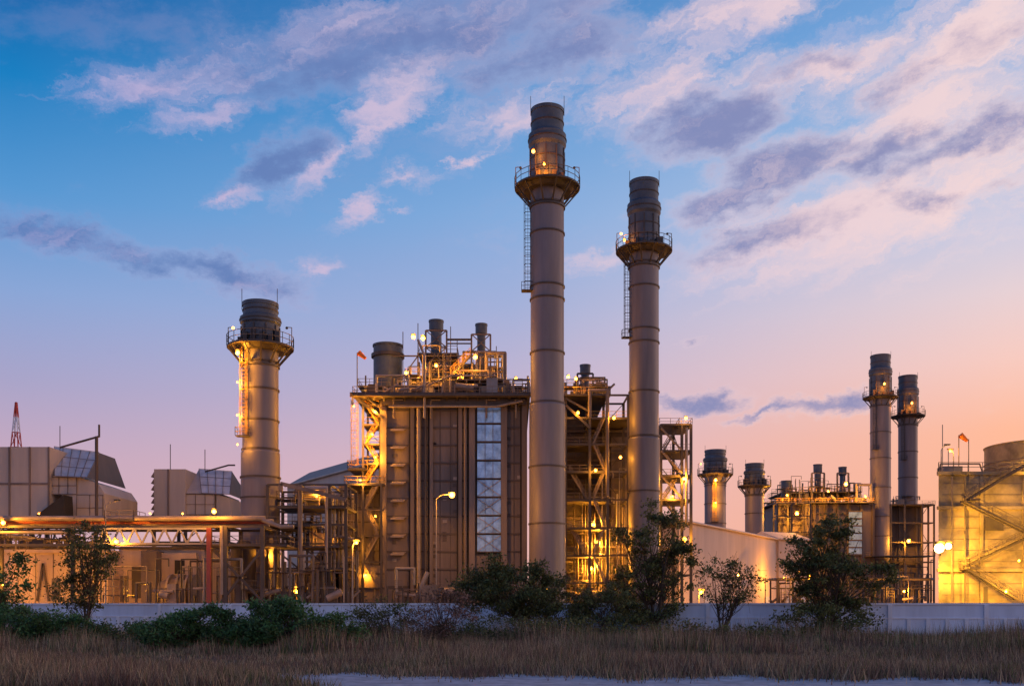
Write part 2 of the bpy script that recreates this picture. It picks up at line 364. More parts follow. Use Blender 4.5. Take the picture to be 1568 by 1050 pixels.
clutter(b,864,930,570,602,Y-6,Y+10,60,603); clutter(b,870,960,700,900,Y-6,Y-3,60,920)
b.path([P(903,640,Y-10),P(903,598,Y-10),P(930,598,Y-10),P(930,760,Y-10)],.3,'casing',n=10)
d=T['vents']; vent(896,178,8,557,600,8,.75)
d.beam(P(884,600,176),P(884,572,176),.3,'frame'); d.beam(P(908,600,176),P(908,572,176),.3,'frame'); d.beam(P(884,572,176),P(908,572,176),.3,'frame')
for p,w in(((870,577),1400),((882,580),1400),((912,720),900),((885,632),500),((940,640),700),((950,700),400)): T.lamp(P(*p,Y-9.8),w,.24)
for p,w in(((908,803),4500),((905,870),6500),((920,850),5000),((915,830),4000)): T.lamp(P(*p,Y-5.2),w,.24)
T.done()
T=Thing('steel_stair_tower'); Y=170; b=T['steel_frame']
frame(b,[1012,1044,1058],[650,690,728,765,800,840,880],Y,Y+9,.45)
gallery(b,1010,1060,650,Y,Y+9)
for py in(690,728,765,800): gallery(b,1010,1060,py,Y,Y+9,'frame',False)
for i,(a,c) in enumerate(((800,765),(765,728),(728,690),(690,650))):
    p,q=(1016,1040) if i%2 else (1040,1016); b.stair(P(p,a,Y+2),P(q,c,Y+2),1)
b.cyl(P(1051,800,Y-.6),P(1051,655,Y-.6),.25,'insul',n=8)
for py in(655,690,728): b.beam(P(1012,py,Y-.4),P(1044,py+34,Y-.4),.3,'casing')
T.lamp(P(1050,640,Y-.5),400,.26); T.lamp(P(1047,733,Y-.6),2200,.26); T.lamp(P(1048,826,Y-.6),3500,.36);T.lamp(P(1030,760,Y-.6),1600,.14); T.done()

# ---------------- far plant
T=Thing('heat_recovery_boiler'); Y=288; b=T['casing']
b.box(X(1192,Y),X(1336,Y),Y,Y+30,0,Z(772,Y),'casing')
for px in range(1192,1340,18): b.box(X(px,Y)-.3,X(px,Y)+.3,Y-.8,Y-.02,0,Z(772,Y),'casing_dark')
b.box(X(1298,Y),X(1318,Y),Y-.9,Y-.82,Z(850,Y),Z(782,Y),'glass')
for t in range(782,850,11): b.box(X(1297,Y),X(1319,Y),Y-1.0,Y-.91,Z(t+2,Y),Z(t,Y),'casing_dark')
for py in range(785,900,16): b.box(X(1192,Y),X(1296,Y),Y-.6,Y-.4,Z(py+2,Y),Z(py,Y),'casing_dark')
b=T['galleries']; gallery(b,1188,1340,768,Y-3,Y+30,rm='yellow'); gallery(b,1200,1320,752,Y+2,Y+20,rm='yellow'); frame(b,[1190,1212,1240],[770,790,815,840,870],Y-6,Y-2,.45)
b=T['roof_piping']; clutter(b,1200,1335,728,765,Y,Y+20,190,768)
b.path([P(1312,768,Y),P(1312,742,Y),P(1334,742,Y),P(1334,768,Y)],.4,'insul')
d=T['vents']
vent(1252,295,6.5,710,765,7,.75); vent(1290,297,6,714,765,7,.7); vent(1204,293,8,735,765,8,1)
for px in(1243,1262,1282,1299): d.beam(P(px,766,292),P(px,724,292),.45,'casing')
for a in((1243,1262),(1282,1299)):
    for t in(724,745): d.beam(P(a[0],t,292),P(a[1],t,292),.35,'casing')
for p,w in(((1220,786),13000),((1295,741),7000),((1268,752),4000),((1205,758),4000),((1240,835),7000),((1325,760),3000)): T.lamp(P(*p,Y-4.5),w,.5 if w>5000 else .25)
T.done()
T=Thing('heat_recovery_boiler'); Y=296; b=T['casing']; b.box(X(1366,Y),X(1412,Y),Y,Y+26,0,Z(775,Y),'casing_dark')
b=T['galleries']; frame(b,[1364,1385,1412,1430],[772,800,830,860],Y-5,Y-1,.45); gallery(b,1362,1432,772,Y-5,Y+4)
clutter(b,1366,1412,755,772,Y,Y+15,40,773); clutter(b,1340,1432,850,900,Y-14,Y-8,60,920)
gallery(b,1335,1432,850,Y-14,Y-6)
T.lamp(P(1391,828,Y-6),9000,.5); T.done()
T=Thing('pipe_rack'); b=T['steel_frame']; frame(b,[1190,1225,1260,1300,1340,1380,1425],[885,900],230,236,.35)
b=T['pipes']
for i in range(5): b.cyl((X(1185,230),230.5+i,Z(888,230)+.3),(X(1430,230),230.5+i,Z(888,230)+.3),.3,'insul')
clutter(b,1190,1430,870,910,225,240,70,925); T.lamp(P(1384,905,226),4500,.25);T.lamp(P(1240,880,226),4500,.25); T.done()

# ---------------- warehouse (long corrugated hall)
def hall(name,p0,p1,h,depth,m,rm=None):
    T=Thing(name); b=T['walls']; p0=Vector(p0);p1=Vector(p1); d=(p1-p0);L=d.length;d.normalize(); n=Vector((-d.y,d.x,0))
    if n.y<0:n=-n
    N=int(L/.45); rm=rm or m
    for i in range(N):
        a=p0+d*(L*i/N); c=p0+d*(L*(i+.5)/N); e=p0+d*(L*(i+1)/N); o=n*-.08
        zz=Vector((0,0,h))
        b.quad([a,c+o,c+o+zz,a+zz],m); b.quad([c+o,e,e+zz,c+o+zz],m)
    A,C=p0+n*depth,p1+n*depth; zz=Vector((0,0,h)); rg=Vector((0,0,h*1.12))
    b.quad([p0,A,A+zz,p0+n*depth/2+rg,p0+zz],m); b.quad([p1,C,C+zz,p1+n*depth/2+rg,p1+zz],m); b.quad([A,C,C+zz,A+zz],m)
    r=T['roof']; e=n*-.6+Vector((0,0,-.1)); r.quad([p0+zz+e,p1+zz+e,p1+n*depth/2+rg,p0+n*depth/2+rg],rm); r.quad([p0+n*depth/2+rg,p1+n*depth/2+rg,C+zz-e,A+zz-e],rm)
    r.cyl(p0+zz+e,p1+zz+e,.25,'hallwall',n=6)
    w=T['doors_and_vents']
    for k in(.2,.5,.8):
        q=p0+d*(L*k)-n*.16; w.quad([q,q+d*4,q+d*4+Vector((0,0,4.5)),q+Vector((0,0,4.5))],'filtergrid')
    return T
mk('hallwall',(0.62,0.50,0.42),0.7,0.0,0.15,0.3,True)
T=hall('warehouse',(X(1040,200),200,0),(X(1195,262),262,0),Z(800,207),22,'hallwall'); T.lamp(P(1130,880,188),12000,.2); T.done()
T=hall('warehouse',(X(1186,262),258,0),(X(1232,270),263,0),Z(826,262),14,'hallwall'); T.lamp(P(1200,885,246),6000,.2);T.done()
mk('hallroof',(0.42,0.31,0.25),0.8,0.0,0.15,0.3,True)
T=hall('warehouse',(X(440,252),252,0),(X(575,210),210,0),Z(735,240),12,'hallwall','hallroof'); T.done()

# ---------------- concrete building at right with outer stair
T=Thing('concrete_building'); Y=128; b=T['walls']
x0=X(1437,Y); x1=x0+34; zr=Z(722,Y)
fp=[(x0,Y),(x1,Y),(x1+9,Y+22),(x0+10.2,Y+22)]
b.add([(a,c,0) for a,c in fp]+[(a,c,zr) for a,c in fp],[(0,1,5,4),(1,2,6,5),(2,3,7,6),(3,0,4,7),(4,5,6,7)],'concrete')
for py in(722,775,870): b.box(x0-.25,x1+.25,Y-.35,Y-.01,Z(py+5,Y),Z(py,Y),'concrete')
for px in(1500,1565): b.box(X(px,Y),X(px,Y)+.4,Y-.16,Y-.012,0,Z(727,Y),'concrete')
for py in range(740,925,17): b.box(x0+.5,x1,Y-.035,Y-.004,Z(py,Y)-.04,Z(py,Y)+.04,'casing')
b.box(X(1508,Y),X(1536,Y),Y-.1,Y-.015,Z(812,Y),Z(792,Y),'casing_dark')
b.box(X(1500,Y),X(1512,Y),Y-.08,Y-.015,0,Z(898,Y),'casing_dark')
for px in(1455,1475): b.cyl((X(px,Y),Y-.45,0),(X(px,Y),Y-.45,Z(730,Y)),.12,'casing',n=8)
b=T['roof_rails']; zt=zr; b.rail([(x0+9,Y+20,zt),(x0,Y,zt),(x1,Y,zt)],h=1.2); b.box(x0+1.5,x0+4,Y+2,Y+4,zt,zt+1.0,'galv')
b.path([P(1440,722,Y+1),P(1440,710,Y+1),P(1500,710,Y+1),P(1504,722,Y+1)],.1,'casing')
t=T['rooftop_tank']; Yt=138; r=7.2; tx=X(1515,Yt)+r
t.rev(tx,Yt,[(zt-1,r),(Z(686,Yt),r),(Z(683,Yt),r+.15),(Z(682,Yt),0.01)],'concrete',48)
for k in range(5): t.rev(tx,Yt,[(zt+.6*k,r),(zt+.6*k,r+.1),(zt+.6*k+.12,r+.1),(zt+.6*k+.12,r)],'casing',48)
pts=[(tx+(r+.2)*math.cos(a),Yt+(r+.2)*math.sin(a),zt+.3) for a in np.linspace(0,2*math.pi,25)]; t.rail(pts,h=1.1,sp=1.5)
q=T['outer_stair']; sm='casing_dark'
for a,c in((P(1476,768,Y-1.2),P(1575,708,Y-1.2)),(P(1476,768,Y-2.6),P(1578,818,Y-2.6)),(P(1476,868,Y-1.2),P(1578,820,Y-1.2)),(P(1476,870,Y-2.6),P(1556,918,Y-2.6))):
    q.stair(a,c,1.1,sm,'rail')
q.box(X(1468,Y),X(1482,Y),Y-3.4,Y-.37,Z(770,Y),Z(767,Y),sm); q.box(X(1466,Y),X(1482,Y),Y-3.4,Y-.37,Z(872,Y),Z(869,Y),sm); q.rail([(X(1466,Y),Y-.4,Z(869,Y)),(X(1466,Y),Y-3.4,Z(869,Y)),(X(1482,Y),Y-3.4,Z(869,Y))])
YW=(1,.47,.03)
T.lamp(P(1438,839,Y-3.5),11000,.6,YW,'lamp_white'); T.lamp(P(1452,836,Y-2.6),3500,.4,YW,'lamp_white')
T.lamp(P(1540,905,Y-4.5),3500,.15,YW); T.lamp(P(1600,770,Y-5),1500,.2,YW); T.lamp(P(1560,858,Y-4),1800,.12,YW); T.lamp(P(1580,712,Yt-10),4000,.2,YW)  # fill lamps added in front to brighten the wall; last one lights the tank
T['lamps'].beam(P(1440,839,Y-3.5),P(1440,850,Y),.15,'frame')
T.done()

# ---------------- filter houses left
def grid_panel(b,q,nu,nv,m,rm,r=.07):
    b.quad(q,m); q=[Vector(a) for a in q]; off=Vector((0,-.1,.06))
    for i in range(nu+1): b.cyl(q[0].lerp(q[1],i/nu)+off,q[3].lerp(q[2],i/nu)+off,r,rm,n=4)
    for j in range(nv+1): b.cyl(q[0].lerp(q[3],j/nv)+off,q[1].lerp(q[2],j/nv)+off,r,rm,n=4)
def prism(b,front,Y0,Y1,m):
    f=[P(a,c,Y0) for a,c in front]; k=[(p[0],Y1,p[2]) for p in f]; n=len(f)
    b.add(f+k,[tuple(range(n))]+[(i,i+n,(i+1)%n+n,(i+1)%n) for i in range(n)]+[tuple(range(n,2*n))[::-1]],m)
T=Thing('air_intake_filter_house'); Y=146; b=T['housing']
b.box(X(-80,Y),X(76,Y),Y,Y+16,Z(797,Y),Z(684,Y),'filter')
for px in(-40,15,46,75): b.box(X(px,Y)-.12,X(px,Y)+.12,Y-.15,Y-.012,Z(797,Y),Z(684,Y),'casing')
b.box(X(-80,Y),X(76,Y),Y-.1,Y-.01,Z(742,Y),Z(739,Y),'casing')
prism(b,[(76,728),(118,729),(150,740),(160,755),(160,800),(112,800),(95,757),(76,757)],Y+1,Y+14,'filter')
h=T['weather_hood']
q=[P(84,729,Y),P(134,731,Y),(X(122,Y),Y+7,Z(693,Y+7)),(X(50,Y),Y+7,Z(684,Y+7))]
grid_panel(h,q,5,3,'filtergrid','casing',.05); h.quad([P(134,731,Y),(X(136,Y),Y+14,Z(731,Y)),(X(122,Y),Y+13,Z(693,Y+7)),(X(122,Y),Y+7,Z(693,Y+7))],'casing_dark')
h.quad([(X(50,Y),Y+7,Z(684,Y+7)),(X(122,Y),Y+7,Z(693,Y+7)),(X(122,Y),Y+13,Z(693,Y+7)),(X(50,Y),Y+13,Z(684,Y+7))],'filter')
grid_panel(h,[P(77,757,Y+.9),P(118,757,Y+.9),P(118,731,Y+.9),P(77,731,Y+.9)],3,2,'filter','casing',.05)
grid_panel(h,[P(118,798,Y+.9),P(158,798,Y+.9),P(158,758,Y+.9),P(118,758,Y+.9)],2,2,'filter','casing',.05)
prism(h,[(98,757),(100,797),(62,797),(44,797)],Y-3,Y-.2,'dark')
b=T['supports']; frame(b,[-30,15,48,110],[798,835],Y+1,Y+13,.5,'frame')
for i in range(12): x=-20+i*11; b.beam(P(x,835 if i%2 else 800,Y-1),P(x+11,800 if i%2 else 835,Y-1),.22,'frame')
b.path([P(92,685,Y+2),P(152,668,Y+2),P(152,650,Y+2)],.16,'frame'); b.cyl(P(148,800,Y-1),P(148,668,Y-1),.25,'casing_dark',n=8); b.cyl(P(92,690,Y+5),P(92,652,Y+5),.06,'frame',n=4)
T.done()
T=Thing('air_intake_filter_house'); Y=160; b=T['housing']
b.box(X(236,Y),X(284,Y),Y,Y+16,Z(790,Y),Z(718,Y),'filter')
for i in range(7): prism(b,[(236,722+i*10),(236,730+i*10),(231,730+i*10)],Y,Y+16,'casing')
b.box(X(258,Y)-.15,X(258,Y)+.15,Y-.12,Y-.01,Z(790,Y),Z(718,Y),'casing')
b.box(X(284,Y),X(330,Y),Y+.5,Y+14,Z(790,Y),Z(752,Y),'filter')
prism(b,[(330,756),(352,762),(356,795),(330,795)],Y+.5,Y+14,'filter')
h=T['weather_hood']
grid_panel(h,[P(309,755,Y),P(352,757,Y),(X(337,Y),Y+7,Z(722,Y+7)),(X(284,Y),Y+7,Z(718,Y+7))],4,3,'filtergrid','casing',.05)
h.quad([P(284,755,Y+.2),P(309,755,Y+.2),(X(284,Y),Y+7,Z(718,Y+7))],'filter')
h.quad([P(352,757,Y),(X(352,Y),Y+14,Z(757,Y)),(X(337,Y),Y+7,Z(722,Y+7))],'casing_dark')
grid_panel(h,[P(285,788,Y+.4),P(329,788,Y+.4),P(329,757,Y+.4),P(285,757,Y+.4)],3,2,'filter','casing',.05)
b=T['supports']; frame(b,[236,284,350],[790,830],Y+1,Y+13,.5)
b.path([P(314,722,Y+5),P(350,712,Y+5),P(360,712,Y+5)],.14,'frame')
for px,t in((261,680),(314,688)): b.cyl(P(px,720,Y+5),P(px,t,Y+5),.07,'frame',n=4)
T.done()

# ---------------- pipe rack left
T=Thing('pipe_rack'); Y=128; b=T['steel_frame']
frame(b,[-40,112,322,346,402],[806,834],Y,Y+7,.45,'frame',False)
xs=np.linspace(X(150,Y),X(322,Y),16)
for i in range(15): b.beam((xs[i],Y-.3,Z(809,Y) if i%2 else Z(832,Y)),(xs[i+1],Y-.3,Z(832,Y) if i%2 else Z(809,Y)),.2,'galv')
b.beam(P(150,809,Y-.3),P(322,809,Y-.3),.25,'galv'); b.beam(P(150,832,Y-.3),P(322,832,Y-.3),.25,'galv')
b.beam(P(320,808,Y-1),P(320,925,Y-1),.5,'red'); b.beam(P(326,840,Y),P(402,920,Y),.3,'frame'); b.beam(P(402,840,Y),P(340,920,Y),.3,'frame')
p=T['pipes']
for i,(py,r,m) in enumerate(((793,.35,'insul'),(797,.3,'red'),(800,.35,'insul'),(797,.25,'galv'),(794,.4,'insul'),(798,.3,'casing'))):
    p.cyl((X(-60,Y),Y+.4+i*1.1,Z(py,Y)),(X(405,Y),Y+.4+i*1.1,Z(py,Y)),r,m,n=10)
p.path([P(402,796,Y),P(430,806,Y),P(450,806,Y)],.3,'insul'); p.path([P(340,805,Y),P(340,910,Y)],.3,'insul')
p.path([P(0,815,Y),P(112,815,Y),P(112,805,Y)],.25,'insul')
clutter(p,-40,150,812,840,Y+1,Y+6,40,838); clutter(p,160,400,838,915,Y+1,Y+6,40,922)
gallery(T['walkway'],160,205,794,Y,Y+4); gallery(T['walkway'],322,440,833,Y+1,Y+5)
for q_,w in(((178,829),2500),((328,783),2000),((5,800),2000)): T.lamp(P(*q_,Y-1),w,.28)
for px in(60,230,280): T.lamp(P(px,786,Y-2.5),600,.1)
T.done()
T=Thing('steel_pipe_frame'); Y=136; b=T['steel_frame']
frame(b,[410,458,505,530],[742,775,803,832,870],Y+1,Y+10,.4,'frame',False)
b.beam(P(430,740,Y-2),P(530,765,Y-2),.5,'casing'); b.beam(P(430,740,Y-2),P(430,752,Y-2),.5,'casing')
gallery(b,425,530,775,Y,Y+8); gallery(b,405,475,803,Y,Y+8); gallery(b,405,520,835,Y,Y+8)
for a,c in((410,458),(458,505)): b.beam(P(a,803,Y+1),P(c,832,Y+1),.22,'frame'); b.beam(P(a,832,Y+1),P(c,870,Y+1),.22,'frame')
p=T['piping']
for i in range(6):
    py=748+i*4.2; p.path([P(452,py,Y+i),P(500+i*6,py,Y+i),P(500+i*6,870,Y+i)],.22,random.choice(['insul','casing','galv']))
p.cyl(P(460,915,Y-1),P(460,742,Y-1),.3,'casing',n=10); p.cyl(P(402,915,Y-3),P(402,800,Y-3),.32,'casing',n=10)
clutter(p,350,530,835,910,Y-4,Y+10,130,922); clutter(p,405,530,785,832,Y+2,Y+9,60,834); clutter(p,430,530,745,772,Y+2,Y+9,25,775)
p.cyl((X(375,Y+2),Y+2,0),(X(375,Y+2),Y+2,Z(840,Y)),1.9,'casing_dark',n=24)
p.cyl((X(375,Y+2),Y+2,Z(840,Y)),(X(375,Y+2),Y+2,Z(825,Y)),1.9,'casing_dark',r1=.8,n=24)
for q_,w in(((455,905),900),((420,850),1000),((500,830),1000),((485,760),600)): T.lamp(P(*q_,Y+2),w,.12)
T.done()
T=Thing('turbine_building'); Y=140; b=T['walls']
b.box(X(-90,Y),X(165,Y),Y,Y+20,0,Z(846,Y),'cream'); b.box(X(-90,Y)-.3,X(165,Y)+.3,Y-.3,Y+20.3,Z(846,Y),Z(841,Y),'cream')
b.box(X(165,Y),X(300,Y),Y+4,Y+20,0,Z(838,Y),'cream'); b.box(X(165,Y)+.31,X(302,Y),Y+3.7,Y+20,Z(838,Y),Z(834,Y),'casing')
b.box(X(212,Y),X(236,Y),Y+1,Y+3.99,0,Z(842,Y),'casing')
prism(b,[(236,846),(300,846),(312,925),(236,925)],Y+3,Y+3.95,'cream')
o=T['doors_and_vents']
o.box(X(257,Y),X(272,Y),Y+2.85,Y+2.98,Z(877,Y),Z(856,Y),'dark'); o.box(X(168,Y),X(180,Y),Y+3.8,Y+3.99,Z(920,Y),Z(880,Y),'casing'); o.box(X(186,Y),X(204,Y),Y+3.8,Y+3.99,Z(915,Y),Z(865,Y),'casing_dark')
o.beam(P(57,920,Y-.3),P(66,862,Y-.3),.25,'casing_dark');o.beam(P(66,862,Y-.3),P(75,920,Y-.3),.25,'casing_dark')
o.box(X(80,Y),X(92,Y),Y-.12,Y-.01,Z(918,Y),Z(885,Y),'casing')
for px in range(-80,165,27): o.box(X(px,Y)-.05,X(px,Y)+.05,Y-.06,Y-.012,0,Z(847,Y),'casing')
e=T['exhaust_diffuser']
e.cyl(P(250,912,Y),P(288,906,Y),2.1,'casing',n=28,r1=2.5)
for k in(262,276,290,298): e.cyl(P(k,908,Y),P(k+3,908,Y),2.7,'insul',n=28)
for q_,w in(((5,895),1500),((225,905),1200),((120,880),1900),((-30,870),1500)): T.lamp(P(*q_,Y-7),w,.1)
T.done()

# ---------------- lamps, masts, windsocks
def street_lamp(px,py,Y,armpx,w,bulb=.32,base=0):
    T=Thing('street_lamp'); b=T['pole']; x=X(px,Y); z=Z(py,Y); xa=X(armpx,Y)
    b.cyl((x,Y,base),(x,Y,z-.6),.10,'galv',r1=.06,n=8); b.cyl((x,Y,base),(x,Y,base+.5),.2,'galv',n=8)
    b.path([(x,Y,z-.6),(x+(xa-x)*.3,Y,z-.1),(xa,Y,z+.15)],.06,'galv')
    b.box(xa-.4,xa+.4,Y-.15,Y+.15,z+.12,z+.3,'frame')
    if w: T.lamp((xa,Y,z-.05),w,bulb,fix=False)
    T.done()
street_lamp(668,757,140,692,4500,.42)
street_lamp(162,768,125,180,0); street_lamp(540,830,118,546,1500,.18); street_lamp(835,905,112,838,900,.18); street_lamp(1070,905,110,1074,1200,.2)
street_lamp(395,760,150,388,0); street_lamp(1441,683,135,1450,0,base=zr); street_lamp(1460,690,136,1455,400,.14,base=zr)
T=Thing('lattice_mast'); b=T['mast']; Y=330; x=X(25,Y); s=Y/F; zt=Z(616,Y)
for i in range(14):
    t0=i/14; t1=(i+1)/14; z0=zt*t0; z1=zt*t1; w0=7.5*(1-t0)+.3; w1=7.5*(1-t1)+.3
    m='mast_red' if i%3 else 'white'
    c=[(1,1),(-1,1),(-1,-1),(1,-1)]
    for k in range(4):
        a=c[k]; e=c[(k+1)%4]
        b.beam((x+a[0]*w0/1.6,Y+a[1]*w0/1.6,z0),(x+a[0]*w1/1.6,Y+a[1]*w1/1.6,z1),.3,m)
        b.beam((x+a[0]*w0/1.6,Y+a[1]*w0/1.6,z0),(x+e[0]*w1/1.6,Y+e[1]*w1/1.6,z1),.18,m)
        b.beam((x+a[0]*w1/1.6,Y+a[1]*w1/1.6,z1),(x+e[0]*w1/1.6,Y+e[1]*w1/1.6,z1),.18,m)
T.done()
def sock(px,py,Y,base,d=1):
    b=B(); b.cyl((X(px,Y),Y,Z(base,Y)),P(px,py,Y),.07,'rail',n=6)
    b.cyl((X(px,Y)+.2,Y,Z(py,Y)),(X(px+13*d,Y),Y,Z(py+9,Y)),.42,'orange',r1=.22,n=12); b.mesh('windsock')
sock(547,540,146,603); sock(1468,666,136,722)
b=B(); b.cyl(P(1483,722,137),P(1483,672,137),.07,'galv',n=6); b.path([P(1483,675,137),P(1475,665,137)],.07,'galv'); b.cyl(P(1443,650,134),P(1443,722,134),.06,'galv',n=6); b.cyl(P(1452,722,134),P(1452,690,134),.06,'galv',n=6); b.mesh('antenna_mast')

# ---------------- perimeter wall
b=B(); pa=Vector((X(-250,98),98,0)); pb=Vector((X(1800,74),74,0)); d=(pb-pa); L=d.length; d.normalize(); n=Vector((d.y,-d.x,0))
def wbox(t0,t1,o0,o1,z0,z1,m):
    v=[]
    for z in(z0,z1):
        for o in(o1,o0):
            for t in(t0,t1): v.append(tuple(pa+d*t+n*o+Vector((0,0,z))))
    b.add(v,[(0,2,3,1),(4,5,7,6),(0,1,5,4),(1,3,7,5),(3,2,6,7),(2,0,4,6)],m)
H=2.62
wbox(0,L,-.1,.1,0,H-.15,'wallpaint'); wbox(0,L,-.16,.2,H-.15,H,'white'); wbox(0,L,.102,.16,H-1.25,H-1.15,'white')
k=0
while k<L-1.4:
    wbox(k,k+.28,.103,.24,0,H-1.26,'white'); k+=1.4
k=0
while k<L-7:
    wbox(k,k+.3,.165,.28,H-1.149,H-.152,'white'); k+=7
b.mesh('perimeter_wall')

# ---------------- ground, path
b=B()
b.quad([(-3000,-500,0),(3000,-500,0),(3000,5000,0),(-3000,5000,0)],'soil'); b.mesh('ground')
b=B()
def edgef(px): return 1031+(px-372)/1200*8+2.5*np.sin(px*.021)+1.5*np.sin(px*.053+1)
ed=[]
for px in np.linspace(372,2200,160):
    Yp=F*CH/(edgef(px)+random.uniform(-.8,.8)-HY); ed.append((X(px,Yp),Yp,.006))
left=[(X(372,36)+.4+k*0.25+random.uniform(-.1,.1),35.5-k*1.0,.006) for k in range(30)]
b.quad(ed+[(60,5,.006)]+left[::-1],'gravel'); b.mesh('gravel_path')
b=B(); b.box(-140,140,105,420,-.5,.02,'concrete'); b.mesh('plant_yard')

# ---------------- vegetation
def mesh_np(name,V,nv,mats,idx=None):
    me=bpy.data.meshes.new(name); n=len(V)//nv
    me.vertices.add(len(V)); me.vertices.foreach_set('co',V.astype(np.float32).ravel())
    me.loops.add(len(V)); me.loops.foreach_set('vertex_index',np.arange(len(V),dtype=np.int32))
    me.polygons.add(n); me.polygons.foreach_set('loop_start',np.arange(0,len(V),nv,dtype=np.int32)); me.polygons.foreach_set('loop_total',np.full(n,nv,dtype=np.int32))
    for m in mats: me.materials.append(MATS[m])
    if idx is not None: me.polygons.foreach_set('material_index',idx.astype(np.int32))
    me.update(); me.validate(); ob=bpy.data.objects.new(name,me); scene.collection.objects.link(ob); return ob
def leaves(C,size):
    n=len(C); u=rng.normal(size=(n,3)); u/=np.linalg.norm(u,axis=1)[:,None]; w=rng.normal(size=(n,3)); w-=u*(w*u).sum(1)[:,None]; w/=np.linalg.norm(w,axis=1)[:,None]
    s=rng.uniform(.6,1.3,size=(n,1))*size
    return np.stack([C-u*s,C+w*s*.5,C+u*s,C-w*s*.5],1).reshape(-1,3)
def plant(name,px,Y,blobs,leafmat='leaf',size=.16,per=150,sig=.42,trunk=True,depthf=.8,stems=1,trr=.14,twigs=3):
    e=bpy.data.objects.new(name,None); scene.collection.objects.link(e)
    b=B(); x0=X(px,Y); s=Y/F; Cs=[]
    base=Vector((x0,Y,0))
    allp=[]
    for (bx,by,rx,ry,n) in blobs:
        for i in range(n):
            v=rng.normal(size=3); v/=np.linalg.norm(v); v*=rng.uniform(.25,1)**.5
            q=Vector((X(bx,Y)+v[0]*rx*s,Y+v[1]*max(rx,ry)*s*depthf,Z(by,Y)+v[2]*ry*s)); q.z=max(.25,q.z); allp.append(q)
    top=max(q.z for q in allp)
    stm=[]
    for k in range(stems):
        ang=random.uniform(0,6.28); lean=Vector((math.cos(ang)*.22*top*(stems>1),math.sin(ang)*.22*top*(stems>1),0)); mid=sum((q for q in allp),Vector())/len(allp)
        tp=base.lerp(Vector((mid.x,mid.y,0)),.8)+lean+Vector((0,0,top*.8))
        pts=[]
        for t in np.linspace(0,1,8): pts.append(base.lerp(tp,t)+Vector((math.sin(t*5+k)*.15*t,math.cos(t*4+k)*.12*t,0))*top*.12)
        stm.append(pts)
        if trunk:
            for i in range(7): b.cyl(pts[i],pts[i+1],trr*(1-i/8),'bark',r1=trr*(1-(i+1)/8),n=7,caps=False)
    for q in allp:
        if trunk:
            pts=random.choice(stm); j=max(1,min(6,int((q.z/top)*7*.65))); a=pts[j]; m=a.lerp(q,.55)+Vector((random.uniform(-.2,.2),random.uniform(-.2,.2),-.12*(q-a).length*random.random()))
            b.cyl(a,m,trr*.33,'bark',r1=trr*.2,n=5,caps=False); b.cyl(m,q,trr*.2,'bark',r1=trr*.08,n=4,caps=False)
            for t in range(twigs):
                z=q+Vector(rng.normal(size=3)*sig*1.2); b.cyl(q.lerp(m,random.random()*.4),z,trr*.1,'bark',r1=.008,n=3,caps=False)
        k=max(3,int(per*random.uniform(.4,1.5))); sg=sig*random.uniform(.6,1.3)
        c=rng.normal(size=(k,3))*np.array([sg,sg,sg*.6])+np.array(q); c[:,2]=np.maximum(.05,c[:,2]); Cs.append(c)
    if b.f: o=b.mesh('trunk_and_branches'); o.parent=e
    o=mesh_np('foliage',leaves(np.concatenate(Cs),size),4,[leafmat]); o.parent=e
plant('tree',1003,80,[(1010,830,52,44,32),(978,880,50,40,28),(1044,868,30,36,16),(1012,785,28,20,10),(955,820,18,14,5),(1000,925,66,30,34)],per=90,sig=.34,stems=3,twigs=5,size=.13)
plant('tree',1265,74,[(1275,875,66,34,34),(1262,832,52,36,28),(1345,878,32,22,14),(1222,855,22,34,13),(1278,805,28,18,9),(1240,915,40,26,14),(1305,912,40,24,14)],per=95,sig=.34,trr=.13,size=.13,stems=3,twigs=5)
plant('bush',1270,72,[(1270,950,84,26,48)],per=80,sig=.4,stems=5,trr=.06,size=.12)
plant('bare_shrub',1105,72,[(1110,900,46,40,42),(1140,885,28,22,12),(1105,865,24,16,8)],per=30,sig=.3,stems=6,trr=.08,size=.11,twigs=7)
plant('tree',130,82,[(135,845,36,52,34),(120,905,40,32,30),(150,860,36,28,16)],per=72,sig=.4,stems=3,trr=.1,size=.12,twigs=6)
plant('tree',12,62,[(10,895,40,36,24),(38,862,10,22,6),(0,930,44,20,18)],leafmat='leaf_green',per=60,sig=.3,stems=2,trr=.07,size=.12)
plant('bush',800,78,[(790,908,88,42,90),(735,900,38,36,26),(850,925,66,30,42),(757,865,26,16,9),(838,878,28,18,10)],per=110,sig=.38,stems=7,trr=.07,size=.12,twigs=5)
plant('bush',925,76,[(930,932,64,34,48)],per=90,sig=.4,stems=5,trr=.06,size=.12,twigs=5)
plant('bush',440,54,[(440,955,90,32,84),(365,975,66,26,44),(505,975,52,26,34),(430,930,46,14,18)],leafmat='leaf_green',per=140,sig=.27,stems=6,trr=.05,size=.09,twigs=4)
plant('bush',265,54,[(265,970,64,28,50),(315,948,46,18,24)],leafmat='leaf_green',per=130,sig=.26,stems=5,trr=.05,size=.09)
plant('bush',50,58,[(45,955,90,28,66),(10,965,56,26,30),(112,965,54,20,28)],leafmat='leaf_green',per=110,sig=.28,stems=6,trr=.05,size=.09)
plant('bush',180,62,[(180,970,55,16,28)],leafmat='leaf',per=70,sig=.3,stems=5,trr=.04,size=.10)
plant('bare_shrub',600,66,[(590,945,65,28,42),(545,955,50,22,26)],per=38,sig=.35,stems=6,trr=.05,size=.10,twigs=7)
plant('bare_shrub',680,62,[(680,940,52,42,50),(640,960,45,26,28)],leafmat='twig',per=30,sig=.3,stems=9,trr=.045,size=.09,twigs=8)
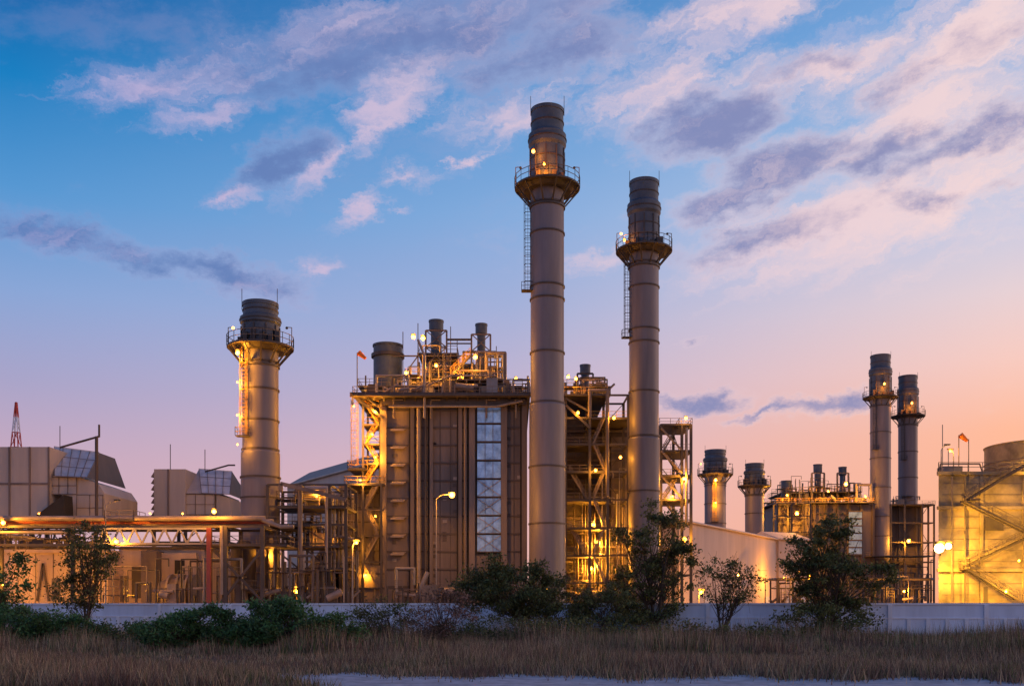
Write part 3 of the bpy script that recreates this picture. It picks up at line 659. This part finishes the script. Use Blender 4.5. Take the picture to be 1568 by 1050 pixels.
plant('bush',780,66,[(780,962,120,22,60),(900,968,90,20,46)],leafmat='leaf',per=60,sig=.35,stems=8,trr=.04,size=.10,twigs=5)
plant('bush',1150,64,[(1150,972,100,16,36),(1030,970,60,18,26),(1320,982,70,10,16)],leafmat='leaf',per=45,sig=.35,stems=8,trr=.04,size=.10,twigs=5)
# dry grass
def blades(name,n,y0,y1,hfun,wmin,wmax,mats,pm,thr=.6,lean=.28,maskf=None):
    iy=rng.uniform(1/y1,1/y0,size=n); Yg=1/iy; px=rng.uniform(-80,1650,size=n); Xg=(px-CX)/F*Yg
    cl=np.sin(Xg*1.3+np.sin(Yg*.9)*2)*np.sin(Yg*1.1+np.sin(Xg*.7)*2)+.5*np.sin(Xg*.31+Yg*.23)+.5*np.sin(Xg*3.1+Yg*2.3)
    keep=(rng.uniform(-1.6,1.2,size=n)<cl+thr)
    pe=F*CH/Yg+HY
    onpath=(pe>edgef(px)+1+rng.exponential(1.6,size=n))&(px>378+(pe-1030)*4.5+rng.normal(0,8,n))
    keep&=~onpath
    Yg=Yg[keep];Xg=Xg[keep];m=len(Yg);pek=pe[keep]
    h=hfun(Xg,Yg,pek,m)
    a=rng.uniform(0,2*np.pi,m); w=rng.uniform(wmin,wmax,m); ln=rng.normal(0,lean,(m,2))*h[:,None]
    p0=np.stack([Xg-np.cos(a)*w,Yg-np.sin(a)*w,np.zeros(m)],1); p1=np.stack([Xg+np.cos(a)*w,Yg+np.sin(a)*w,np.zeros(m)],1)
    p2=np.stack([Xg+ln[:,0],Yg+ln[:,1],h],1)
    patch=np.sin(Xg*.5+np.sin(Yg*.4)*2.2)*np.sin(Yg*.33+np.sin(Xg*.21)*2)+.35*rng.normal(size=m)
    base=rng.choice(len(mats),size=m,p=pm); base=np.where(patch>1.05,len(mats)-1,base); base=np.where(patch<-.8,1,base)
    mesh_np(name,np.stack([p0,p1,p2],1).reshape(-1,3),3,mats,base)
blades('dry_grass',240000,27.5,90,lambda x,y,pe,m:(.2+.75*rng.random(m)**1.6)*(.45+.7*(.5+.5*np.sin(x*.23+1.7*np.sin(y*.17))))*np.where(pe>1000,.8,1.0),.010,.024,['straw','twig','leaf'],[.62,.28,.10])
blades('tall_reeds',100000,48,84,lambda x,y,pe,m:(.5+1.0*rng.random(m))*np.clip(.55+.5*np.sin(x*.35+2*np.sin(y*.21))+.35*np.sin(x*1.1+y*.5),.15,1.3),.012,.028,['straw','twig','leaf_green','leaf'],[.54,.26,.06,.14],thr=.0,lean=.18)

# ---------------- world
w=bpy.data.worlds.new('World'); scene.world=w; w.use_nodes=True; nt=w.node_tree; N=nt.nodes; Lk=nt.links; N.clear()
out=N.new('ShaderNodeOutputWorld'); bg=N.new('ShaderNodeBackground'); Lk.new(bg.outputs[0],out.inputs[0])
tc=N.new('ShaderNodeTexCoord'); sp=N.new('ShaderNodeSeparateXYZ'); Lk.new(tc.outputs['Generated'],sp.inputs[0])
def M(op,a,c=None,d_=None,clamp=False):
    n=N.new('ShaderNodeMath'); n.operation=op; n.use_clamp=clamp
    for i,v in enumerate((a,c,d_)):
        if v is None: continue
        if isinstance(v,(int,float)): n.inputs[i].default_value=v
        else: Lk.new(v,n.inputs[i])
    return n.outputs[0]
az=M('ARCTAN2',sp.outputs[0],sp.outputs[1]); el=M('ARCSINE',sp.outputs[2])
sinaz=M('SINE',az)
def elof(py,px):
    a=math.atan((px-CX)/F); return math.atan((HY-py)/F*math.cos(a))
def ramp(stops,px):
    r=N.new('ShaderNodeValToRGB')
    cr=r.color_ramp; st=sorted([(max(0,elof(py,px))/0.9,lin(c)) for py,c in stops])
    while len(cr.elements)<len(st): cr.elements.new(.5)
    for e_,(p_,c) in zip(cr.elements,st): e_.position=p_; e_.color=c
    Lk.new(M('DIVIDE',el,.9,clamp=True),r.inputs[0]); return r.outputs[0]
rl=ramp([(-900,(30,75,135)),(0,(20,100,168)),(130,(22,124,190)),(300,(84,148,206)),(450,(134,162,210)),(590,(166,160,196)),(700,(194,164,186)),(920,(216,172,172))],100)
rr=ramp([(-900,(60,90,150)),(0,(120,164,216)),(200,(166,188,222)),(350,(200,200,220)),(450,(226,204,208)),(550,(242,198,188)),(660,(250,182,150)),(920,(250,165,115))],1500)
rm=ramp([(-900,(36,80,142)),(0,(58,126,190)),(150,(88,150,208)),(330,(130,168,216)),(470,(160,172,212)),(600,(192,176,202)),(700,(214,178,190)),(920,(236,178,164))],800)
fz=M('MULTIPLY_ADD',sinaz,1.12,.5,clamp=True)
def mix(f,a,c,mode='MIX'):
    n=N.new('ShaderNodeMix'); n.data_type='RGBA'; n.blend_type=mode; n.clamp_factor=True
    for k,v in((0,f),(6,a),(7,c)):
        if isinstance(v,(int,float,tuple)): n.inputs[k].default_value=v
        else: Lk.new(v,n.inputs[k])
    return n.outputs[2]
f1=M('MULTIPLY',fz,2,clamp=True); f2=M('MULTIPLY_ADD',fz,2,-1,clamp=True)
sky=mix(f2,mix(f1,rl,rm),rr)
cb=N.new('ShaderNodeCombineXYZ'); Lk.new(az,cb.inputs[0]); Lk.new(el,cb.inputs[1])
def noise(scale,detail,rough,sx=1,sy=1,rot=0,off=0,vec=None,dist=0):
    r0=N.new('ShaderNodeMapping'); r0.inputs['Rotation'].default_value=(0,0,rot); Lk.new(vec or cb.outputs[0],r0.inputs[0])
    mp=N.new('ShaderNodeMapping'); mp.inputs['Scale'].default_value=(sx,sy,1); mp.inputs['Location'].default_value=(off,off*.7,off*.3); Lk.new(r0.outputs[0],mp.inputs[0])
    n=N.new('ShaderNodeTexNoise'); n.inputs['Scale'].default_value=scale; n.inputs['Detail'].default_value=detail; n.inputs['Roughness'].default_value=rough; n.inputs['Distortion'].default_value=dist
    Lk.new(mp.outputs[0],n.inputs[0]); return n
wn=noise(13,8,.68,1,1.5); ws=N.new('ShaderNodeVectorMath'); ws.operation='SUBTRACT'; Lk.new(wn.outputs['Color'],ws.inputs[0]); ws.inputs[1].default_value=(.5,.5,.5)
w2=N.new('ShaderNodeVectorMath'); w2.operation='MULTIPLY'; Lk.new(ws.outputs[0],w2.inputs[0]); w2.inputs[1].default_value=(.13,.06,0)
wv=N.new('ShaderNodeVectorMath'); wv.operation='ADD'; Lk.new(cb.outputs[0],wv.inputs[0]); Lk.new(w2.outputs[0],wv.inputs[1])
def blobs(lst):
    acc=None
    for (px,py,rx,ry,rot,st) in lst:
        mp=N.new('ShaderNodeMapping'); mp.vector_type='TEXTURE'
        a=math.atan((px-CX)/F)
        mp.inputs['Location'].default_value=(a,elof(py,px),0); mp.inputs['Rotation'].default_value=(0,0,math.radians(rot)); mp.inputs['Scale'].default_value=(rx/F*1.35,ry/F*1.35,1)
        Lk.new(wv.outputs[0],mp.inputs[0]); g=N.new('ShaderNodeTexGradient'); g.gradient_type='SPHERICAL'; Lk.new(mp.outputs[0],g.inputs[0])
        v=M('MULTIPLY',g.outputs[1],st); acc=v if acc is None else M('MAXIMUM',acc,v)
    return acc
R18=math.radians(-20)
streak=noise(17,12,.70,.4,2.0,R18,3.1,wv.outputs[0],.3).outputs[0]
streak2=noise(11,12,.68,.4,1.8,R18,17.3,wv.outputs[0],.2).outputs[0]
puff=noise(20,12,.66,.8,1.6,math.radians(-8),9.3).outputs[0]
def sstep(v,lo,hi):
    mr=N.new('ShaderNodeMapRange'); mr.interpolation_type='SMOOTHSTEP'; mr.inputs[1].default_value=lo; mr.inputs[2].default_value=hi; Lk.new(v,mr.inputs[0]); return mr.outputs[0]
def mask(bl,nz,k,lo,hi): return sstep(M('MULTIPLY_ADD',M('SUBTRACT',nz,.5),k,bl),lo,hi)
pink=blobs([(240,130,230,32,10,1),(320,175,130,26,15,.85),(600,165,130,48,38,1.1),(480,250,70,36,50,1.1),(360,308,66,16,10,1.05),(550,325,60,28,40,.95),(620,268,66,18,5,.95),(700,246,36,14,0,1.05),(770,180,170,38,12,1.1),
 (1010,130,200,54,12,1.1),(1260,110,230,56,5,1.1),(1500,50,250,84,18,1.1),(1300,345,290,84,12,1.1),(1480,290,180,100,20,1.1),(1130,20,220,44,5,.9),(500,420,46,26,20,.95),(900,405,80,20,15,.7),(560,60,320,60,10,.7),(1420,180,220,60,8,1.1),(1000,430,100,20,5,.6),(1400,400,120,34,10,.6)])
darkl=blobs([(80,362,190,26,-4,1.05),(330,420,150,26,-10,1),(415,250,90,34,28,1.05),(640,55,440,60,12,.9),(450,125,180,32,15,.8),(840,90,190,44,8,.85),(140,40,200,36,8,.5),(1080,190,115,48,8,1.2),(1210,250,140,40,10,1.1),(1120,305,105,30,8,1.1),(1170,365,140,32,8,1.0),
 (1340,240,140,28,5,.9),(1470,220,150,28,12,.85),(1440,100,140,28,15,.75),(1250,100,140,22,0,.8),(1440,305,100,22,-5,.8),(1060,612,100,17,0,.95),(1270,622,100,18,5,1),(1170,634,100,9,3,.9),(1065,520,24,11,0,.75),(1550,190,90,34,5,.9)])
topm=sstep(el,.25,.45)
veil=M('MULTIPLY',M('MULTIPLY',sstep(streak2,.45,.75),topm),M('MULTIPLY_ADD',fz,.75,.08))
sky=mix(M('MULTIPLY',veil,.7),sky,mix(fz,lin((96,136,194)),lin((202,190,216))))
mp_=mask(pink,streak,2.0,.28,1.1); edge=mask(darkl,puff,1.2,.08,.5); md=mask(darkl,puff,1.7,.22,1.0)
pc=mix(fz,lin((180,170,212)),lin((242,212,210))); dc=mix(fz,lin((80,118,178)),lin((132,134,178)))
sky=mix(M('MULTIPLY',mp_,.92),sky,pc); sky=mix(M('MULTIPLY',edge,M('MULTIPLY_ADD',fz,.4,.1)),sky,pc)
hl=sstep(streak,.45,.68); dc2=mix(M('MULTIPLY',hl,.5),dc,pc)
sky=mix(M('MULTIPLY',md,.88),sky,dc2)
ns=N.new('ShaderNodeTexSky'); ns.sky_type='NISHITA'; ns.sun_disc=False; ns.sun_elevation=math.radians(6); ns.sun_rotation=math.radians(75)
sc=N.new('ShaderNodeVectorMath'); sc.operation='SCALE'; sc.inputs['Scale'].default_value=.004; Lk.new(ns.outputs[0],sc.inputs[0])
fin=N.new('ShaderNodeVectorMath'); fin.operation='ADD'; Lk.new(sky,fin.inputs[0]); Lk.new(sc.outputs[0],fin.inputs[1])
Lk.new(fin.outputs[0],bg.inputs[0]); bg.inputs[1].default_value=1.04
L=bpy.data.lights.new('sun','SUN'); L.energy=.45; L.angle=math.radians(12); L.color=(1,.62,.48); so=bpy.data.objects.new('sun',L); scene.collection.objects.link(so)
az_=math.radians(75); ele=math.radians(6); dv=Vector((math.sin(az_)*math.cos(ele),math.cos(az_)*math.cos(ele),math.sin(ele))); so.rotation_euler=dv.to_track_quat('Z','Y').to_euler()
cam=bpy.data.cameras.new('camera'); co=bpy.data.objects.new('camera',cam); scene.collection.objects.link(co); scene.camera=co
co.location=(0,0,CH); co.rotation_euler=(math.radians(90),0,0); cam.lens=35; cam.sensor_width=36; cam.shift_y=400/1568; cam.clip_end=8000; cam.clip_start=.5
scene.view_settings.view_transform='Standard'; scene.view_settings.look='None'; scene.view_settings.exposure=0
